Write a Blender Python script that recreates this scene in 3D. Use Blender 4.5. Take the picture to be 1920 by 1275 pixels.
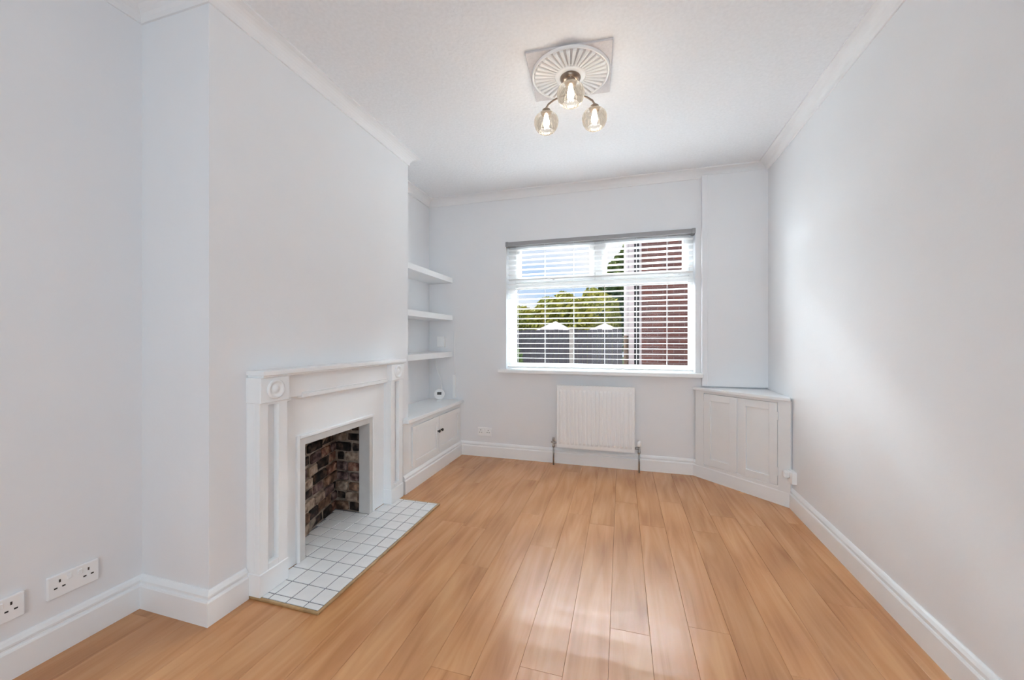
import bpy, bmesh, math, random
from mathutils import Vector, Matrix
random.seed(7)
for o in list(bpy.data.objects):
    bpy.data.objects.remove(o, do_unlink=True)
S = bpy.context.scene
COL = S.collection
PI = math.pi

# ------------------------------------------------------------------ camera
cam = bpy.data.cameras.new('camera')
cam.sensor_fit = 'HORIZONTAL'; cam.sensor_width = 36.0
cam.lens = 712.0 / 1920.0 * 36.0
cam.clip_start = 0.02; cam.clip_end = 300
camo = bpy.data.objects.new('camera', cam); COL.objects.link(camo)
camo.location = (0, 0, 1.2)
camo.rotation_euler = (math.radians(90), 0, math.radians(16.1))
S.camera = camo

# ------------------------------------------------------------------ exposure / colour
S.view_settings.view_transform = 'Standard'
S.view_settings.look = 'None'
S.view_settings.gamma = 1.0
S.view_settings.exposure = 1.12
S.view_settings.use_curve_mapping = False
S.cycles.use_denoising = True
S.cycles.max_bounces = 14
S.cycles.diffuse_bounces = 8
S.cycles.transparent_max_bounces = 24
S.cycles.sample_clamp_indirect = 6.0
S.cycles.caustics_reflective = False
S.cycles.caustics_refractive = False

# ------------------------------------------------------------------ world: blue sky with white cloud, the same all round
W = bpy.data.worlds.new('sky'); S.world = W; W.use_nodes = True
nt = W.node_tree; nt.nodes.clear()
def wn(t): return nt.nodes.new(t)
tc = wn('ShaderNodeTexCoord'); sp = wn('ShaderNodeSeparateXYZ')
nt.links.new(tc.outputs['Generated'], sp.inputs[0])
gr = wn('ShaderNodeValToRGB')
gr.color_ramp.elements[0].position = 0.0; gr.color_ramp.elements[0].color = (0.62, 0.78, 1.0, 1)
gr.color_ramp.elements[1].position = 0.7; gr.color_ramp.elements[1].color = (0.30, 0.52, 0.92, 1)
nt.links.new(sp.outputs['Z'], gr.inputs[0])
nz = wn('ShaderNodeTexNoise'); nz.inputs['Scale'].default_value = 3.2; nz.inputs['Detail'].default_value = 7
mp = wn('ShaderNodeMapping'); mp.inputs['Scale'].default_value = (1, 1, 2.4)
nt.links.new(tc.outputs['Generated'], mp.inputs[0]); nt.links.new(mp.outputs[0], nz.inputs['Vector'])
cr = wn('ShaderNodeValToRGB')
cr.color_ramp.elements[0].position = 0.42; cr.color_ramp.elements[0].color = (0, 0, 0, 1)
cr.color_ramp.elements[1].position = 0.60; cr.color_ramp.elements[1].color = (1, 1, 1, 1)
nt.links.new(nz.outputs[0], cr.inputs[0])
mx = wn('ShaderNodeMixRGB'); mx.inputs[2].default_value = (1.0, 1.0, 1.02, 1)
nt.links.new(cr.outputs[0], mx.inputs[0]); nt.links.new(gr.outputs[0], mx.inputs[1])
bg = wn('ShaderNodeBackground'); bg.inputs[1].default_value = 0.47
nt.links.new(mx.outputs[0], bg.inputs[0])
wo = wn('ShaderNodeOutputWorld'); nt.links.new(bg.outputs[0], wo.inputs[0])

# sun over the garden (it does not reach into the room)
sun = bpy.data.lights.new('sun', 'SUN'); sun.energy = 2.0; sun.angle = 0.01; sun.color = (1, 0.94, 0.84)
suno = bpy.data.objects.new('sun', sun); COL.objects.link(suno)
suno.rotation_euler = Vector((0.8, -0.08, -0.7)).to_track_quat('-Z', 'Y').to_euler()

# added fill lamp outside the invented rear window, standing in for daylight
al = bpy.data.lights.new('rear_fill', 'AREA'); al.shape = 'RECTANGLE'; al.size = 1.7; al.size_y = 2.0
al.energy = 28; al.color = (0.80, 0.925, 1.0)
alo = bpy.data.objects.new('rear_fill', al); COL.objects.link(alo)
alo.location = (0.1, -2.2, 1.35); alo.rotation_euler = (math.radians(90), 0, 0)
alo.rotation_euler = Vector((0, 1, 0)).to_track_quat('-Z', 'Z').to_euler()

# added fill lamp above the garden, out of view, standing in for sky light
wl = bpy.data.lights.new('garden_fill', 'AREA'); wl.shape = 'RECTANGLE'; wl.size = 4.5; wl.size_y = 2.4
wl.spread = math.radians(105)
wl.energy = 3000; wl.color = (0.86, 0.95, 1.0)
wlo = bpy.data.objects.new('garden_fill', wl); COL.objects.link(wlo)
wlo.location = (-0.25, 6.0, 4.7)
wlo.rotation_euler = Vector((0, -2.3, -2.9)).to_track_quat('-Z', 'Z').to_euler()

# added fill lamp outside on the left, out of view, brightening the right wall
sl = bpy.data.lights.new('side_fill', 'AREA'); sl.shape = 'RECTANGLE'; sl.size = 9.0; sl.size_y = 5.5
sl.spread = math.radians(75)
sl.energy = 400; sl.color = (0.90, 0.965, 1.0)
slo = bpy.data.objects.new('side_fill', sl); COL.objects.link(slo)
slo.location = (-7.2, 7.4, 3.9)
slo.rotation_euler = (Vector((-0.25, 3.8, 1.5)) - Vector(slo.location)).to_track_quat('-Z', 'Y').to_euler()

# ------------------------------------------------------------------ materials
def mat(name, col, rough=0.5, metal=0.0, spec=0.5, noise=None, bump=None, coat=0.0, emis=None):
    """noise=(scale, amount); bump=(scale, strength)"""
    m = bpy.data.materials.new(name); m.use_nodes = True
    n = m.node_tree.nodes; l = m.node_tree.links
    b = n['Principled BSDF']
    b.inputs['Base Color'].default_value = (*col, 1)
    b.inputs['Roughness'].default_value = rough
    b.inputs['Metallic'].default_value = metal
    b.inputs['Specular IOR Level'].default_value = spec
    b.inputs['Coat Weight'].default_value = coat
    tcn = n.new('ShaderNodeTexCoord')
    if noise:
        t = n.new('ShaderNodeTexNoise'); t.inputs['Scale'].default_value = noise[0]; t.inputs['Detail'].default_value = 5
        l.new(tcn.outputs['Object'], t.inputs['Vector'])
        r = n.new('ShaderNodeMapRange')
        r.inputs['From Min'].default_value = 0.3; r.inputs['From Max'].default_value = 0.7
        r.inputs['To Min'].default_value = 1 - noise[1]; r.inputs['To Max'].default_value = 1 + noise[1]
        l.new(t.outputs[0], r.inputs[0])
        v = n.new('ShaderNodeVectorMath'); v.operation = 'SCALE'; v.inputs[0].default_value = col
        l.new(r.outputs[0], v.inputs['Scale']); l.new(v.outputs[0], b.inputs['Base Color'])
    if bump:
        t2 = n.new('ShaderNodeTexNoise'); t2.inputs['Scale'].default_value = bump[0]; t2.inputs['Detail'].default_value = 3
        l.new(tcn.outputs['Object'], t2.inputs['Vector'])
        bp = n.new('ShaderNodeBump'); bp.inputs['Strength'].default_value = bump[1]; bp.inputs['Distance'].default_value = 0.01
        l.new(t2.outputs[0], bp.inputs['Height']); l.new(bp.outputs[0], b.inputs['Normal'])
    if emis:
        b.inputs['Emission Color'].default_value = (*emis[0], 1); b.inputs['Emission Strength'].default_value = emis[1]
    return m

M = {}
M['wall'] = mat('wall_paint', (0.815, 0.825, 0.845), 0.7, noise=(3, 0.008), bump=(60, 0.04), spec=0.25)
M['ceil'] = mat('ceiling_artex', (0.82, 0.83, 0.85), 0.85, noise=(60, 0.03), bump=(48, 0.35), spec=0.1)
M['trim'] = mat('white_gloss_paint', (0.87, 0.89, 0.905), 0.35, noise=(8, 0.008), bump=(30, 0.02))
M['cove'] = mat('coving_paint', (0.83, 0.83, 0.84), 0.6, noise=(8, 0.008))
M['cab'] = mat('cabinet_paint', (0.845, 0.86, 0.87), 0.4, noise=(8, 0.01), bump=(35, 0.02))
M['rad'] = mat('radiator_enamel', (0.885, 0.895, 0.90), 0.3, noise=(5, 0.01))
M['plastic'] = mat('white_plastic', (0.90, 0.905, 0.91), 0.3, noise=(6, 0.005))
M['upvc'] = mat('white_upvc', (0.88, 0.88, 0.88), 0.25, noise=(6, 0.006))
M['slat'] = mat('blind_slat_white', (0.88, 0.88, 0.88), 0.4, noise=(6, 0.01))
M['headrail'] = mat('blind_headrail_shaded', (0.30, 0.295, 0.30), 0.45, noise=(6, 0.03))  # dark grey puts the shade on the headrail into its colour
M['dark'] = mat('dark_plastic', (0.03, 0.03, 0.032), 0.3, noise=(20, 0.1))
M['bronze'] = mat('bronze_metal', (0.26, 0.20, 0.16), 0.3, metal=0.9, noise=(30, 0.1))
M['chrome'] = mat('pipe_metal', (0.42, 0.41, 0.40), 0.3, metal=0.9, noise=(30, 0.1))
M['tile'] = mat('glazed_white_tile', (0.88, 0.885, 0.89), 0.12, noise=(14, 0.02), bump=(12, 0.02))
M['grout'] = mat('grey_grout', (0.20, 0.21, 0.24), 0.9, noise=(60, 0.1))
M['edge'] = mat('hearth_edging_wood', (0.42, 0.27, 0.13), 0.4, noise=(25, 0.2))
M['sub'] = mat('floor_gap_dark', (0.10, 0.055, 0.03), 0.8, noise=(20, 0.1))
M['frameg'] = mat('fire_frame_grey', (0.60, 0.59, 0.58), 0.45, noise=(14, 0.04))
M['mortar'] = mat('old_mortar', (0.25, 0.195, 0.155), 0.95, noise=(16, 0.6), bump=(40, 0.9))
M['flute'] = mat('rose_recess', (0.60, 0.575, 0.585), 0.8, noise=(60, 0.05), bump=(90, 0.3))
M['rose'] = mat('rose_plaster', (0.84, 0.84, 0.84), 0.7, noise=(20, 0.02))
M['fence'] = mat('fence_grey_stain', (0.085, 0.088, 0.10), 0.75, noise=(5, 0.25))
M['post'] = mat('concrete_post', (0.40, 0.39, 0.36), 0.9, noise=(12, 0.15))
M['bark'] = mat('bark', (0.10, 0.07, 0.05), 0.9, noise=(12, 0.3))
M['render'] = mat('white_render', (0.66, 0.65, 0.66), 0.85, noise=(5, 0.06))
M['roofslate'] = mat('roof_slate', (0.14, 0.14, 0.16), 0.7, noise=(7, 0.2))
M['canvas'] = mat('white_canvas', (0.85, 0.80, 0.82), 0.8, noise=(3, 0.03))
M['lawn'] = mat('lawn', (0.10, 0.14, 0.05), 0.9, noise=(9, 0.35))
M['patio'] = mat('patio_concrete', (0.14, 0.14, 0.135), 0.9, noise=(5, 0.15))

# bricks in the fire opening: five tones of worn, sooted brick
def brick_mat(name, c1, c2, c3):
    m = bpy.data.materials.new(name); m.use_nodes = True
    n = m.node_tree.nodes; l = m.node_tree.links; b = n['Principled BSDF']
    b.inputs['Roughness'].default_value = 0.95; b.inputs['Specular IOR Level'].default_value = 0.1
    t = n.new('ShaderNodeTexCoord'); oi = n.new('ShaderNodeObjectInfo')
    ad = n.new('ShaderNodeVectorMath'); ad.operation = 'ADD'
    sc = n.new('ShaderNodeVectorMath'); sc.operation = 'SCALE'; sc.inputs[0].default_value = (17, 31, 11)
    l.new(oi.outputs['Random'], sc.inputs['Scale']); l.new(t.outputs['Object'], ad.inputs[0]); l.new(sc.outputs[0], ad.inputs[1])
    z = n.new('ShaderNodeTexNoise'); z.inputs['Scale'].default_value = 22; z.inputs['Detail'].default_value = 6
    l.new(ad.outputs[0], z.inputs['Vector'])
    r = n.new('ShaderNodeValToRGB')
    r.color_ramp.elements[0].position = 0.36; r.color_ramp.elements[0].color = (*c1, 1)
    r.color_ramp.elements[1].position = 0.66; r.color_ramp.elements[1].color = (*c3, 1)
    e = r.color_ramp.elements.new(0.5); e.color = (*c2, 1)
    l.new(z.outputs[0], r.inputs[0]); l.new(r.outputs[0], b.inputs['Base Color'])
    bp = n.new('ShaderNodeBump'); bp.inputs['Strength'].default_value = 0.9; bp.inputs['Distance'].default_value = 0.012
    l.new(z.outputs[0], bp.inputs['Height']); l.new(bp.outputs[0], b.inputs['Normal'])
    return m
BR = [brick_mat('brick_sooty', (0.012, 0.010, 0.010), (0.03, 0.022, 0.020), (0.10, 0.065, 0.05)),
      brick_mat('brick_brown', (0.06, 0.035, 0.025), (0.16, 0.09, 0.06), (0.30, 0.19, 0.13)),
      brick_mat('brick_red', (0.09, 0.04, 0.03), (0.22, 0.11, 0.08), (0.36, 0.24, 0.18)),
      brick_mat('brick_tan', (0.15, 0.10, 0.075), (0.30, 0.22, 0.165), (0.46, 0.37, 0.29)),
      brick_mat('brick_plum', (0.05, 0.03, 0.03), (0.14, 0.09, 0.085), (0.28, 0.20, 0.18))]

# wooden plank: grain along local Y, shade per plank
def plank_mat():
    m = bpy.data.materials.new('honey_laminate'); m.use_nodes = True
    n = m.node_tree.nodes; l = m.node_tree.links; b = n['Principled BSDF']
    t = n.new('ShaderNodeTexCoord'); oi = n.new('ShaderNodeObjectInfo')
    sc = n.new('ShaderNodeVectorMath'); sc.operation = 'SCALE'; sc.inputs[0].default_value = (13, 57, 7)
    l.new(oi.outputs['Random'], sc.inputs['Scale'])
    mp_ = n.new('ShaderNodeMapping'); mp_.inputs['Scale'].default_value = (11, 0.9, 1)
    ad = n.new('ShaderNodeVectorMath'); ad.operation = 'ADD'
    l.new(t.outputs['Object'], mp_.inputs[0]); l.new(mp_.outputs[0], ad.inputs[0]); l.new(sc.outputs[0], ad.inputs[1])
    z = n.new('ShaderNodeTexNoise'); z.inputs['Scale'].default_value = 1.3; z.inputs['Detail'].default_value = 7
    z.inputs['Distortion'].default_value = 1.6
    l.new(ad.outputs[0], z.inputs['Vector'])
    wv = n.new('ShaderNodeTexWave'); wv.wave_type = 'RINGS'; wv.inputs['Scale'].default_value = 0.55
    wv.inputs['Distortion'].default_value = 5; wv.inputs['Detail'].default_value = 3; wv.inputs['Detail Scale'].default_value = 0.8
    mp2 = n.new('ShaderNodeMapping'); mp2.inputs['Scale'].default_value = (9, 0.9, 1)
    ad2 = n.new('ShaderNodeVectorMath'); ad2.operation = 'ADD'
    l.new(t.outputs['Object'], mp2.inputs[0]); l.new(mp2.outputs[0], ad2.inputs[0]); l.new(sc.outputs[0], ad2.inputs[1])
    l.new(ad2.outputs[0], wv.inputs['Vector'])
    mz = n.new('ShaderNodeMath'); mz.operation = 'MULTIPLY_ADD'; mz.inputs[1].default_value = 0.16
    l.new(wv.outputs['Fac'], mz.inputs[0]); l.new(z.outputs[0], mz.inputs[2])
    r = n.new('ShaderNodeValToRGB')
    r.color_ramp.elements[0].position = 0.30; r.color_ramp.elements[0].color = (0.385, 0.165, 0.064, 1)
    r.color_ramp.elements[1].position = 0.85; r.color_ramp.elements[1].color = (0.58, 0.30, 0.135, 1)
    e = r.color_ramp.elements.new(0.55); e.color = (0.495, 0.232, 0.096, 1)
    l.new(mz.outputs[0], r.inputs[0])
    hs = n.new('ShaderNodeHueSaturation')
    mr = n.new('ShaderNodeMapRange'); mr.inputs['To Min'].default_value = 0.94; mr.inputs['To Max'].default_value = 1.06
    l.new(oi.outputs['Random'], mr.inputs[0]); l.new(mr.outputs[0], hs.inputs['Value'])
    l.new(r.outputs[0], hs.inputs['Color']); l.new(hs.outputs[0], b.inputs['Base Color'])
    b.inputs['Roughness'].default_value = 0.27
    b.inputs['Specular IOR Level'].default_value = 0.55
    return m
M['plank'] = plank_mat()

# house brickwork, too far away to tell brick from brick
def house_brick():
    m = bpy.data.materials.new('house_brickwork'); m.use_nodes = True
    n = m.node_tree.nodes; l = m.node_tree.links; b = n['Principled BSDF']
    t = n.new('ShaderNodeTexCoord')
    mp_ = n.new('ShaderNodeMapping'); mp_.inputs['Rotation'].default_value = (PI/2, 0, 0)
    l.new(t.outputs['Object'], mp_.inputs[0])
    k = n.new('ShaderNodeTexBrick'); k.inputs['Scale'].default_value = 1.0
    k.inputs['Brick Width'].default_value = 0.225; k.inputs['Row Height'].default_value = 0.075; k.inputs['Mortar Size'].default_value = 0.008
    k.inputs['Color1'].default_value = (0.15, 0.06, 0.045, 1); k.inputs['Color2'].default_value = (0.105, 0.05, 0.045, 1)
    k.inputs['Mortar'].default_value = (0.17, 0.13, 0.12, 1)
    l.new(mp_.outputs[0], k.inputs['Vector'])
    b.inputs['Roughness'].default_value = 0.9
    l.new(k.outputs[0], b.inputs['Base Color'])
    return m
M['hbrick'] = house_brick()

def leaf_mat(name, c1, c2):
    m = bpy.data.materials.new(name); m.use_nodes = True
    n = m.node_tree.nodes; l = m.node_tree.links; b = n['Principled BSDF']
    t = n.new('ShaderNodeTexCoord'); z = n.new('ShaderNodeTexNoise'); z.inputs['Scale'].default_value = 2.2; z.inputs['Detail'].default_value = 4
    l.new(t.outputs['Object'], z.inputs['Vector'])
    r = n.new('ShaderNodeValToRGB')
    r.color_ramp.elements[0].position = 0.38; r.color_ramp.elements[0].color = (*c1, 1)
    r.color_ramp.elements[1].position = 0.62; r.color_ramp.elements[1].color = (*c2, 1)
    l.new(z.outputs[0], r.inputs[0]); l.new(r.outputs[0], b.inputs['Base Color'])
    b.inputs['Roughness'].default_value = 0.6
    return m
M['leafY'] = leaf_mat('leaf_yellow_green', (0.20, 0.24, 0.03), (0.52, 0.50, 0.10))
M['leafD'] = leaf_mat('leaf_dark_green', (0.03, 0.07, 0.02), (0.12, 0.20, 0.06))
M['leafM'] = leaf_mat('leaf_mid_green', (0.08, 0.14, 0.03), (0.26, 0.33, 0.09))

def glass_mat(name, tint, refl):
    m = bpy.data.materials.new(name); m.use_nodes = True
    n = m.node_tree.nodes; l = m.node_tree.links
    n.remove(n['Principled BSDF'])
    tr = n.new('ShaderNodeBsdfTransparent'); tr.inputs[0].default_value = (*tint, 1)
    gl = n.new('ShaderNodeBsdfGlossy'); gl.inputs['Roughness'].default_value = 0.03
    lw = n.new('ShaderNodeLayerWeight'); lw.inputs['Blend'].default_value = refl
    ms = n.new('ShaderNodeMixShader')
    l.new(lw.outputs['Fresnel'], ms.inputs[0]); l.new(tr.outputs[0], ms.inputs[1]); l.new(gl.outputs[0], ms.inputs[2])
    l.new(ms.outputs[0], n['Material Output'].inputs[0])
    return m
M['glass'] = glass_mat('window_glass', (0.96, 0.97, 0.97), 0.12)
def shade_mat():
    m = glass_mat('smoked_shade_glass', (0.40, 0.39, 0.38), 0.24)
    n = m.node_tree.nodes; l = m.node_tree.links
    out_ = n['Material Output']; src = out_.inputs[0].links[0].from_socket
    tl = n.new('ShaderNodeBsdfTranslucent'); tl.inputs[0].default_value = (0.50, 0.47, 0.44, 1)
    df = n.new('ShaderNodeBsdfDiffuse'); df.inputs[0].default_value = (0.42, 0.41, 0.40, 1)
    m1 = n.new('ShaderNodeMixShader'); m1.inputs[0].default_value = 0.6
    l.new(tl.outputs[0], m1.inputs[1]); l.new(df.outputs[0], m1.inputs[2])
    m2 = n.new('ShaderNodeMixShader'); m2.inputs[0].default_value = 0.07
    l.new(src, m2.inputs[1]); l.new(m1.outputs[0], m2.inputs[2]); l.new(m2.outputs[0], out_.inputs[0])
    return m
M['shade'] = shade_mat()
M['bulb'] = mat('lit_bulb', (1, 0.9, 0.75), 0.4, emis=((1.0, 0.88, 0.72), 64.0))

# ------------------------------------------------------------------ helpers
def link(name, me, m=None, parent=None, loc=None, smooth=False):
    o = bpy.data.objects.new(name, me); COL.objects.link(o)
    if m is not None and not me.materials: me.materials.append(m)
    if parent is not None: o.parent = parent
    if loc is not None: o.location = loc
    if smooth:
        for p in me.polygons: p.use_smooth = True
    return o
def from_bm(name, bm, m, parent=None, loc=None, smooth=False):
    bmesh.ops.recalc_face_normals(bm, faces=bm.faces)
    me = bpy.data.meshes.new(name); bm.to_mesh(me); bm.free()
    return link(name, me, m, parent, loc, smooth)
def add_box(bm, x0, x1, y0, y1, z0, z1, bev=0.0, seg=1):
    t = bmesh.new()
    v = [t.verts.new((x, y, z)) for z in (z0, z1) for y in (y0, y1) for x in (x0, x1)]
    for f in ((0,2,3,1),(4,5,7,6),(0,1,5,4),(2,6,7,3),(0,4,6,2),(1,3,7,5)): t.faces.new([v[i] for i in f])
    bmesh.ops.recalc_face_normals(t, faces=t.faces)
    if bev: bmesh.ops.bevel(t, geom=t.edges[:], offset=bev, segments=seg, affect='EDGES', profile=0.5)
    me = bpy.data.meshes.new('t'); t.to_mesh(me); t.free(); bm.from_mesh(me); bpy.data.meshes.remove(me)
def boxes(name, lst, m, parent=None, bev=0.0, seg=1, loc=None):
    bm = bmesh.new()
    for b in lst: add_box(bm, *b, bev=bev, seg=seg)
    return from_bm(name, bm, m, parent, loc)
def tube(bm, pts, r, n=10, cap=True):
    pts = [Vector(p) for p in pts]; rings = []
    up = None
    for i, p in enumerate(pts):
        d = (pts[min(i+1, len(pts)-1)] - pts[max(i-1, 0)]).normalized()
        if up is None:
            up = Vector((0, 0, 1)) if abs(d.z) < 0.9 else Vector((1, 0, 0))
        a = d.cross(up).normalized(); c = a.cross(d).normalized(); up = c
        rr = r[i] if isinstance(r, (list, tuple)) else r
        rings.append([bm.verts.new(p + (a*math.cos(2*PI*k/n) + c*math.sin(2*PI*k/n))*rr) for k in range(n)])
    for i in range(len(rings)-1):
        for k in range(n): bm.faces.new((rings[i][k], rings[i][(k+1)%n], rings[i+1][(k+1)%n], rings[i+1][k]))
    if cap:
        bm.faces.new(rings[0]); bm.faces.new(rings[-1][::-1])
def lathe(bm, prof, n=32, mtx=None, ripple=None):
    """profile (r, z) about Z; mtx places it"""
    rings = []
    for r, z in prof:
        ring = []
        for k in range(n):
            a = 2*PI*k/n; rr = r
            if ripple: rr = r*(1 + ripple[1]*math.cos(ripple[0]*a))
            p = Vector((rr*math.cos(a), rr*math.sin(a), z))
            ring.append(bm.verts.new(mtx @ p if mtx else p))
        rings.append(ring)
    for i in range(len(rings)-1):
        for k in range(n): bm.faces.new((rings[i][k], rings[i][(k+1)%n], rings[i+1][(k+1)%n], rings[i+1][k]))
    return rings
def prism(name, poly, z0, z1, m, parent=None, bev=0.0):
    bm = bmesh.new()
    a = [bm.verts.new((x, y, z0)) for x, y in poly]; b = [bm.verts.new((x, y, z1)) for x, y in poly]
    bm.faces.new(a[::-1]); bm.faces.new(b)
    k = len(poly)
    for i in range(k): bm.faces.new((a[i], a[(i+1)%k], b[(i+1)%k], b[i]))
    bmesh.ops.recalc_face_normals(bm, faces=bm.faces)
    if bev: bmesh.ops.bevel(bm, geom=bm.edges[:], offset=bev, segments=2, affect='EDGES', profile=0.5)
    return from_bm(name, bm, m, parent)
def tag(o, label, cat=None, group=None, kind=None):
    o['label'] = label
    if cat: o['category'] = cat
    if group: o['group'] = group
    if kind: o['kind'] = kind
    return o
def thing(name, loc, label, cat, group=None, kind=None, rz=0.0):
    o = bpy.data.objects.new(name, None); COL.objects.link(o); o.location = loc; o.rotation_euler = (0, 0, rz)
    o.empty_display_size = 0.1
    return tag(o, label, cat, group, kind)
def rebase(root):
    """children built in world coordinates keep their place under a root at root.location"""
    bpy.context.view_layer.update()
    inv = root.matrix_world.inverted()
    for c in root.children:
        c.matrix_parent_inverse = inv
def sweep(name, path, i, prof, m, label, cat):
    """one mitred run of a moulding between path[i] and path[i+1]; room on the right of travel; prof (d, z) closed"""
    P = [Vector((x, y, 0)) for x, y in path]
    def nrm(k):
        d = (P[k+1]-P[k]).normalized(); return Vector((d.y, -d.x, 0))
    def mit(k):
        if k == 0: return nrm(0)
        if k == len(P)-1: return nrm(k-1)
        a, b = nrm(k-1), nrm(k); return (a+b)/(1+a.dot(b))
    bm = bmesh.new(); R = []
    for k in (i, i+1):
        mm = mit(k); R.append([bm.verts.new(P[k] + mm*d + Vector((0, 0, z))) for d, z in prof])
    n = len(prof)
    for k in range(n): bm.faces.new((R[0][k], R[0][(k+1)%n], R[1][(k+1)%n], R[1][k]))
    bm.faces.new(R[0]); bm.faces.new(R[1][::-1])
    o = from_bm(name, bm, m); tag(o, label, cat, kind='structure'); return o

# ================================================================== THE ROOM
CH = 2.70
def XR(y): return 1.185 + 0.022*(y-3.70)
# floor
fl = boxes('floor', [(-2.3, 1.35, -2.0, 3.80, -0.06, -0.013)], M['sub'])
tag(fl, 'honey coloured wood plank floor of the empty room', 'floor', kind='structure')
PW = 0.157
rnd = random.Random(3)
offs = {0: 1.635, -1: 2.53, -3: 2.17, 1: 2.60, -2: 2.64}
for k in range(-15, 8):
    x0 = 0.111 + PW*(k-1)
    x1 = x0 + PW
    ph = -1.98 + rnd.uniform(0.1, 1.29)
    if (k) in offs: ph = offs[k] - 1.29*3
    cuts = [-1.98] + [ph + 1.29*j for j in range(7) if -1.9 < ph + 1.29*j < 3.64] + [3.72]
    for a, b in zip(cuts[:-1], cuts[1:]):
        bm = bmesh.new(); h = (b-a)/2 - 0.0002; w = PW/2 - 0.0004
        add_box(bm, -w, w, -h, h, -0.012, 0.0)
        top = [e for e in bm.edges if all(v.co.z > -0.001 for v in e.verts)]
        bmesh.ops.bevel(bm, geom=top, offset=0.0008, segments=1, affect='EDGES')
        from_bm('plank', bm, M['plank'], fl, ((x0+x1)/2, (a+b)/2, 0))
# ceiling
ce = boxes('ceiling', [(-2.3, 1.35, -2.0, 3.80, CH, CH+0.08)], M['ceil'])
tag(ce, 'white textured ceiling over the whole room', 'ceiling', kind='structure')
# walls
tag(boxes('wall_left', [(-2.19, -2.09, -2.0, 1.192, 0, CH)], M['wall']), 'plain white wall nearest on the left with power sockets', 'wall', kind='structure')
OY0, OY1, OZ = 1.671, 2.219, 0.633
tag(boxes('wall_chimney', [(-2.19, -1.68, 1.19, 1.25, 0, CH), (-2.19, -1.68, 2.69, 2.75, 0, CH),
     (-1.74, -1.68, 1.25, OY0-0.02, 0, CH), (-1.74, -1.68, OY1+0.02, 2.69, 0, CH), (-1.74, -1.68, OY0-0.02, OY1+0.02, OZ+0.02, CH)], M['wall']),
    'white chimney breast projecting from the left wall above the fireplace', 'wall', kind='structure')
tag(boxes('wall_alcove', [(-2.10, -2.0, 2.75, 3.80, 0, CH)], M['wall']), 'white side wall of the alcove behind the shelves', 'wall', kind='structure')
WX0, WX1, WZ0, WZ1 = -1.13, 0.63, 0.905, 2.19
tag(boxes('wall_back', [(-2.10, WX0, 3.70, 3.86, 0, CH), (WX1, 1.30, 3.70, 3.86, 0, CH),
     (WX0, WX1, 3.70, 3.86, 0, WZ0), (WX0, WX1, 3.70, 3.86, WZ1, CH)], M['wall']),
    'white far wall around the window', 'wall', kind='structure')
tag(prism('wall_right', [(XR(-2.0), -2.0), (XR(-2.0)+0.12, -2.0), (XR(3.8)+0.12, 3.8), (XR(3.8), 3.8)], 0, CH, M['wall']),
    'long bare white wall on the right', 'wall', kind='structure')
# rear wall behind the camera; its wide window is added for fill light
RX0, RX1, RZ0, RZ1 = -0.75, 0.95, 0.25, 2.35
tag(boxes('wall_rear', [(-2.19, RX0, -2.0, -1.9, 0, CH), (RX1, 1.2, -2.0, -1.9, 0, CH), (RX0, RX1, -2.0, -1.9, 0, RZ0), (RX0, RX1, -2.0, -1.9, RZ1, CH)], M['wall']),
    'white rear wall behind the viewer with an added window opening', 'wall', kind='structure')
w2 = thing('window_added', (0.1, -1.95, RZ0), 'wide white framed window added behind the viewer for fill light', 'window', kind='structure')
boxes('frame', [(RX0, RX1, -1.98, -1.92, RZ0, RZ0+0.06), (RX0, RX1, -1.98, -1.92, RZ1-0.06, RZ1), (RX0, RX0+0.06, -1.98, -1.92, RZ0, RZ1), (RX1-0.06, RX1, -1.98, -1.92, RZ0, RZ1)], M['upvc'], w2)
boxes('mullion', [(0.07, 0.13, -1.98, -1.92, RZ0+0.06, RZ1-0.06)], M['upvc'], w2)
boxes('pane', [(RX0+0.06, 0.07, -1.953, -1.947, RZ0+0.06, RZ1-0.06)], M['glass'], w2)
boxes('pane', [(0.13, RX1-0.06, -1.953, -1.947, RZ0+0.06, RZ1-0.06)], M['glass'], w2)
rebase(w2)
tag(boxes('wall_outer', [(-2.4, WX0-0.02, 3.861, 3.90, -0.25, 3.0), (WX1+0.02, 1.5, 3.861, 3.90, -0.25, 3.0),  # unseen dark skin, added to cut light bounced into the garden
     (WX0-0.02, WX1+0.02, 3.861, 3.90, -0.25, WZ0-0.02), (WX0-0.02, WX1+0.02, 3.861, 3.90, WZ1+0.02, 3.0)], M['hbrick']),
    'unseen brick skin added outside the window wall', 'wall', kind='structure')
# boxed-in casing on the back wall right of the window
tag(boxes('trim_1', [(0.682, 1.19, 3.665, 3.70, 0.795, 2.64), (0.676, 0.722, 3.655, 3.70, 0.795, 2.64)], M['wall'], bev=0.003),
    'white boxed-in panel in the far right corner above the corner cupboard', 'wall panel', kind='structure')

# coving
cov = [(0, 2.628), (0.008, 2.628)]
for t in range(0, 7):
    a = t*PI/12; cov.append((0.068-0.058*math.cos(a), 2.632+0.058*math.sin(a)))
cov += [(0.075, 2.692), (0.075, CH), (0, CH)]
CP = [(-2.09, -1.9), (-2.09, 1.19), (-1.68, 1.19), (-1.68, 2.75), (-2.0, 2.75), (-2.0, 3.70), (XR(3.7), 3.70), (XR(-1.9), -1.9)]
CN = ['near left wall', 'near side of the chimney breast', 'front of the chimney breast', 'far side of the chimney breast', 'alcove side wall', 'window wall', 'long right wall']
for i in range(7):
    sweep('trim_%d' % (i+2), CP, i, cov, M['cove'], 'white plaster coving along the top of the ' + CN[i], 'coving')

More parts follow.
